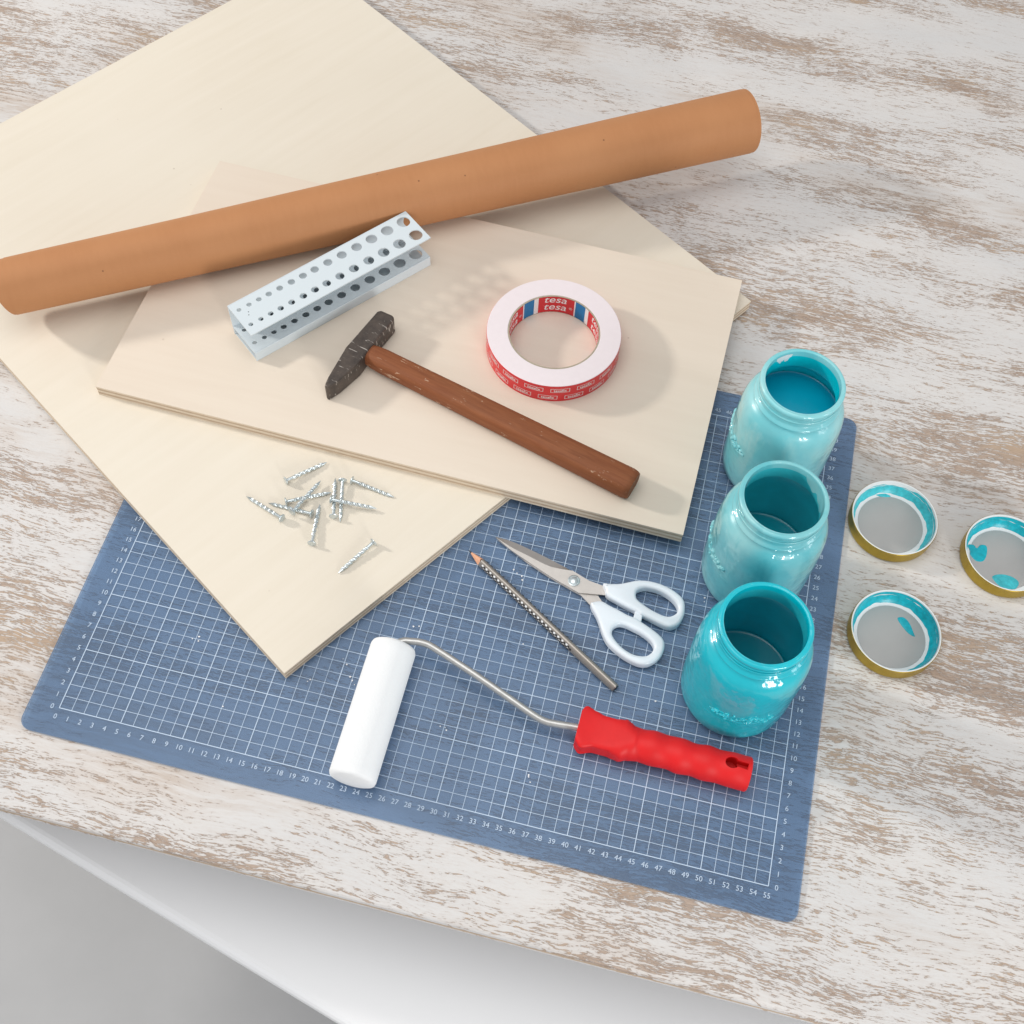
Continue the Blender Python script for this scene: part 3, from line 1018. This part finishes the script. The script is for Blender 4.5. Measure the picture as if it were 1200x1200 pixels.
# hanging slot cut through the top of the grip
slot = []
for k in range(24):
    a = 2 * math.pi * k / 24
    slot.append((11.72 + .52 * math.cos(a), .13 + .46 * math.sin(a)))
sv, sf = prism(slot, 1.2, 4)
sv2, sf2 = boxv(11.9, -.12, 1.75, 12.95, .40, 4)
def place(vs_):
    return [(x * math.cos(rha) - y * math.sin(rha) + rhx - ox, x * math.sin(rha) + y * math.cos(rha) + rhy - oy, z) for x, y, z in vs_]
cutters = [obj('cut', place(sv), sf, M['red_dark'], pr_), obj('cut', place(sv2), sf2, M['red_dark'], pr_)]
for c_ in cutters:
    bmod = hh.modifiers.new('b', 'BOOLEAN')
    bmod.object = c_
    bmod.operation = 'DIFFERENCE'
    bmod.solver = 'EXACT'
bpy.context.view_layer.update()
me = bpy.data.meshes.new_from_object(hh.evaluated_get(bpy.context.evaluated_depsgraph_get()))
hh.modifiers.clear()
hh.data = me
for c_ in cutters:
    bpy.data.objects.remove(c_)
finish(me, 35)

# ------------------------------------------------------------------ jars
JR = [(0, 0.25), (2.6, 0.2), (3.3, 0.0), (3.75, 0.08), (4.05, 0.35), (4.2, 0.8), (4.25, 1.5), (4.27, 3.0), (4.27, 5.0), (4.27, 6.5), (4.23, 7.9), (4.15, 8.9), (4.02, 9.5), (3.83, 9.92), (3.58, 10.22), (3.33, 10.44), (3.40, 10.58), (3.52, 10.68), (3.52, 10.82), (3.36, 10.95), (3.27, 11.1), (3.27, 11.7), (3.30, 12.0), (3.38, 12.15), (3.38, 12.36), (3.30, 12.47), (3.2, 12.5),
      (3.05, 12.47), (2.98, 12.35), (2.97, 11.0), (3.05, 10.5), (3.35, 10.15), (3.7, 9.6), (3.88, 8.9), (3.96, 7.5), (3.99, 5), (3.98, 1.6), (3.8, .9), (3.2, .6), (0, .6)]
def radius_at(z):
    out = [p for p in JR[3:14]]
    for (a, b), (c, d) in zip(out[:-1], out[1:]):
        if b <= z <= d:
            return a + (c - a) * (z - b) / (d - b)
    return 4.27
def refine(prof, n=3):
    P = smoothpath([(r, z, 0) for r, z in prof], n)
    return [(max(0, p.x), p.y) for p in P]
def jar(label, loc, rot, mat, cmat, pmat, level, emb, seed, necks=()):
    rng = random.Random(seed)
    j = thing('mason_jar', label, 'jar', (loc[0], loc[1], 0.004), rot, 'turquoise glass jars on the mat')
    rp = refine(JR)
    v, f = lathe(rp, 128, False)
    cut = next(i for i in range(1, len(rp)) if rp[i][1] < 12.3 and i > 28 * 3 - 3)
    v1, f1 = lathe(rp[:cut + 1], 128, False)
    obj('glass', v1, f1, mat, j, smooth=60)
    v1, f1 = lathe(rp[cut:], 128, False)
    obj('inner_coat', v1, f1, cmat, j, smooth=60)
    # screw thread on the neck: a helical bead
    path = []
    for k in range(150):
        a = 2 * math.pi * k / 100
        path.append((3.29 * math.cos(a), 3.29 * math.sin(a), 11.25 + 0.42 * k / 100))
    v, f = tube(path, 0.085, 8)
    obj('thread', v, f, mat, j, smooth=60)
    # paint in the jar with a slight meniscus
    for (r_, z_) in ((3.93, level),):
        ri = r_ if level < 7.5 else 3.80
        v, f = lathe([(0, .62), (3.1, .62), (ri - .3, 1.0), (ri, 1.7), (ri, level + .10), (ri - .08, level + .02), (ri - .3, level), (0, level)], 96, False)
        obj('paint', v, f, pmat, j, smooth=50)
    # dried paint inside the neck; on the back jar a reflection painted as a patch
    for th0, th1, za, zb, m in necks:
        V, F, n = [], [], 40
        for i in range(n + 1):
            t_ = i / n
            a = R(th0 + (th1 - th0) * t_) - rot
            e = min(1, t_ * 5, (1 - t_) * 5) ** .5
            z0_ = zb - (zb - za) * e * (1 + .18 * math.sin(t_ * 17 + seed) + .10 * math.sin(t_ * 41))
            for q in range(4):
                z = z0_ + (zb - z0_) * q / 3
                V.append((2.962 * math.cos(a), 2.962 * math.sin(a), z))
        for i in range(n):
            for q in range(3):
                F.append((4 * i + q, 4 * i + 4 + q, 4 * i + 5 + q, 4 * i + 1 + q))
        obj('neck_paint_and_glint', V, F, M[m], j, smooth=60)
    # embossed motif: raised beads and strokes on the wall
    if emb:
        parts = []
        th0, z0 = emb
        def bead(th, z, rx, rz, h):
            v, f = lathe([(1, 0), (.92, .35), (.7, .7), (.38, .93), (0, 1)], 14, False)
            q = []
            for x, y, zz in v:
                a = th + x * rx / 4.27
                zc = z + y * rz
                r = radius_at(zc) - .01 + zz * h
                q.append((r * math.cos(a), r * math.sin(a), zc))
            parts.append((q, f))
        def stroke(pts, wd, h):
            P = smoothpath([(a, b, 0) for a, b in pts], 6)
            q = [((radius_at(p.y) + .0) * math.cos(th0 + p.x / 4.27), radius_at(p.y) * math.sin(th0 + p.x / 4.27), p.y) for p in P]
            parts.append(tube(q, wd, 8))
        for k in range(34):
            x = rng.uniform(-2.3, 2.3)
            bead(th0 + x / 4.27, z0 + rng.uniform(-.6, .6) * (1 - abs(x) / 3.2), rng.uniform(.10, .32), rng.uniform(.07, .19), rng.uniform(.12, .20))
        stroke([(-2.6, z0 - .1), (-1.6, z0 + .35), (-.9, z0 - .2), (-.1, z0 + .4), (.5, z0 - .25), (1.2, z0 + .3), (2.0, z0 - .1), (2.4, z0 + .2)], .035, .1)
        stroke([(-1.2, z0 - .5), (.3, z0 - .6), (1.5, z0 - .5), (2.5, z0 - .2)], .035, .1)
        for k in range(46):
            x = -3.0 + 6.0 * k / 45
            bead(th0 + x / 4.27, z0 - 1.0 + rng.uniform(-.05, .05), .035, .035, .04)
        V, F, I = join(parts)
        obj('embossing', V, F, mat, j, smooth=60)
    return j
jar('back turquoise glass jar, paler than the others, filled high with blue paint', (50.23, 35.84), 0.0, M['jar_back'], M['coat_back'], M['paint_back'], 8.7, (R(-166), 5.4), 3, [(112, 140, 11.5, 12.25, 'lid_white')])  # white neck patch is a reflection painted in, with the enamel colour
jar('middle turquoise glass jar with patchy pale coating, between the other two jars', (50.13, 24.94), 0.7, M['jar_mid'], M['coat_mid'], M['paint_mid'], 3.4, (R(-162) - .7, 5.4), 5, [(-40, 62, 11.1, 12.3, 'jar_back'), (150, 195, 11.3, 12.2, 'jar_back')])
jar('front turquoise glass jar, the deepest coloured one, with embossed motif facing the viewer', (50.2, 14.42), 2.1, M['jar_front'], M['coat_front'], M['paint_front'], 2.6, (R(-84) - 2.1, 4.7), 8)

# ------------------------------------------------------------------ lids
def wall_r(z):
    tab = [(.22, 2.98), (.31, 3.10), (.55, 3.27), (.95, 3.40), (1.38, 3.47), (1.5, 3.49)]
    for (a, b), (c, d) in zip(tab[:-1], tab[1:]):
        if z <= c:
            return b + (d - b) * (z - a) / (c - a)
    return 3.47
def smear(r, th0, th1, lo_, hi_, rng, wall=0.02):
    n = 90
    V, F = [], []
    pl, ph = rng.uniform(0, 6), rng.uniform(0, 6)
    for i in range(n + 1):
        t = i / n
        a = th0 + (th1 - th0) * t
        e = min(1, t * 7, (1 - t) * 7) ** .6
        mid = (lo_ + hi_) / 2
        a_ = mid + (lo_ - mid) * e + .035 * math.sin(a * 7 + pl) + .02 * math.sin(a * 19 + pl * 2)
        b_ = mid + (hi_ - mid) * e + .04 * math.sin(a * 6 + ph) + .025 * math.sin(a * 23 + ph)
        a_, b_ = max(.25, min(a_, 1.36)), max(.27, min(b_, 1.37))
        for k, z in enumerate([a_ + (b_ - a_) * q / 6 for q in range(7)]):
            rr = wall_r(z) - (wall if k % 2 == 1 else 0.008)
            V.append((rr * math.cos(a), rr * math.sin(a), z))
    for i in range(n):
        for k in range(6):
            F.append((7 * i + k, 7 * i + 7 + k, 7 * i + 8 + k, 7 * i + 1 + k))
    return V, F
def blob(pts, z, h):
    P = closed_spline(pts, 5)
    cx = sum(p[0] for p in P) / len(P)
    cy = sum(p[1] for p in P) / len(P)
    n = len(P)
    V, F = [], []
    for k, (s, zz) in enumerate(((1, 0), (.97, h * .7), (.88, h))):
        V += [(cx + (x - cx) * s, cy + (y - cy) * s, z + zz) for x, y in P]
    V.append((cx, cy, z + h))
    for k in range(2):
        for i in range(n):
            j = (i + 1) % n
            F.append((k * n + i, k * n + j, (k + 1) * n + j, (k + 1) * n + i))
    F += [(2 * n + i, 2 * n + (i + 1) % n, 3 * n) for i in range(n)]
    return V, F
def lid(label, loc, smears, blobs, seed):
    rng = random.Random(seed)
    t = thing('jar_lid', label, 'jar lid', (loc[0], loc[1], TZ + .003), 0, 'upturned jar lids on the table')
    v, f = lathe(refine([(0, 0.0), (3.2, 0.0), (3.5, .05), (3.62, .2), (3.64, .5), (3.60, 1.22), (3.62, 1.36)], 3) + [(3.65, 1.43), (3.62, 1.48), (3.58, 1.49), (3.55, 1.46), (3.55, 1.3), (3.56, .3), (3.4, .1), (0, .1)], 112, False)
    obj('tin_shell', v, f, M['lid_gold'], t, smooth=45)
    v, f = lathe([(3.60, 1.493), (3.555, 1.505), (3.50, 1.48), (3.47, 1.38), (3.40, .95), (3.27, .55), (3.10, .31), (2.98, .22), (2.86, .195), (2.82, .18), (2.78, .17), (0, .17), (0, .12), (3.4, .12), (3.53, .32), (3.53, 1.46)], 112, True)
    obj('enamel_lining', v, f, M['lid_white'], t, smooth=45)
    v, f = lathe([(0, .175), (2.70, .175), (2.76, .195), (2.72, .215), (0, .212)], 96, False)
    obj('sealing_disc', v, f, M['lid_grey'], t, smooth=35)
    for th0, th1, a, b, m in smears:
        v, f = smear(3.335, R(th0), R(th1), a, b, rng)
        obj('paint_smear', v, f, M[m], t, smooth=60)
    for pts, m in blobs:
        v, f = blob(pts, .216, .03)
        obj('paint_spot', v, f, M[m], t, smooth=50)
    return t
lid('upturned gold jar lid nearest the mat at the back, thin turquoise smears inside', (61.14, 32.67), [(-66, 210, .27, .98, 'smear_light'), (15, 140, 1.02, 1.10, 'smear_light'), (-25, 65, 1.06, 1.32, 'smear_light')],
    [([(-1.75, 2.72), (-1.2, 2.55), (-.6, 2.62), (-.2, 2.8), (-.7, 2.95), (-1.4, 2.95)], 'smear_light')], 1)
lid('upturned gold jar lid in front, thick teal paint all round its inner wall', (62.10, 22.18), [(-88, 218, .25, .97, 'smear'), (-45, 190, 1.01, 1.42, 'smear'), (-70, 60, .93, 1.03, 'smear')],
    [([(.35, 1.75), (.85, 1.95), (1.35, 1.55), (1.75, .75), (1.85, .45), (1.35, .6), (.75, 1.15)], 'smear')], 2)
lid('upturned gold jar lid farthest to the right, with turquoise spots on its grey disc', (70.7, 31.71), [(-30, 208, .25, .94, 'smear'), (0, 195, .96, 1.42, 'smear')],
    [([(-3.0, .6), (-2.5, .75), (-2.2, .5), (-1.9, .9), (-1.4, .9), (-1.35, .1), (-1.6, -.6), (-2.2, -.75), (-2.7, -.3), (-2.75, .1)], 'smear'),
     ([(-.8, -1.9), (-.1, -1.5), (.8, -1.5), (1.4, -1.9), (1.1, -2.6), (.1, -2.75), (-.5, -2.4)], 'smear_light')], 3)

# ------------------------------------------------------------------ crumbs of wood and paint on the mat
rng = random.Random(11)
parts = []
spots = [(17.6, 6.7), (29.0, 5.6), (31.0, 20.0), (32.0, 19.6), (26.4, 16.6), (19.9, 9.2), (24.5, 13.2), (36.5, 3.4), (12.2, 3.1), (8.0, 8.2), (44.2, 11.6), (33.5, 13.8), (21.0, 7.7), (46.8, 21.7)]
for x, y in spots:
    for k in range(rng.randint(1, 3)):
        cx, cy, r = x + rng.uniform(-.35, .35), y + rng.uniform(-.35, .35), rng.uniform(.03, .08)
        a0 = rng.uniform(0, 6)
        ring = [(cx + r * rng.uniform(.6, 1.3) * math.cos(a0 + i * 1.256), cy + r * rng.uniform(.6, 1.3) * math.sin(a0 + i * 1.256)) for i in range(5)]
        parts.append(prism(ring, 0.008, 0.008 + r * .7))
V, F, I = join(parts)
cr = obj('crumbs', V, F, M['label_white'])
cr['kind'] = 'stuff'
cr['label'] = 'tiny pale crumbs scattered over the cutting mat'
cr['category'] = 'crumbs'
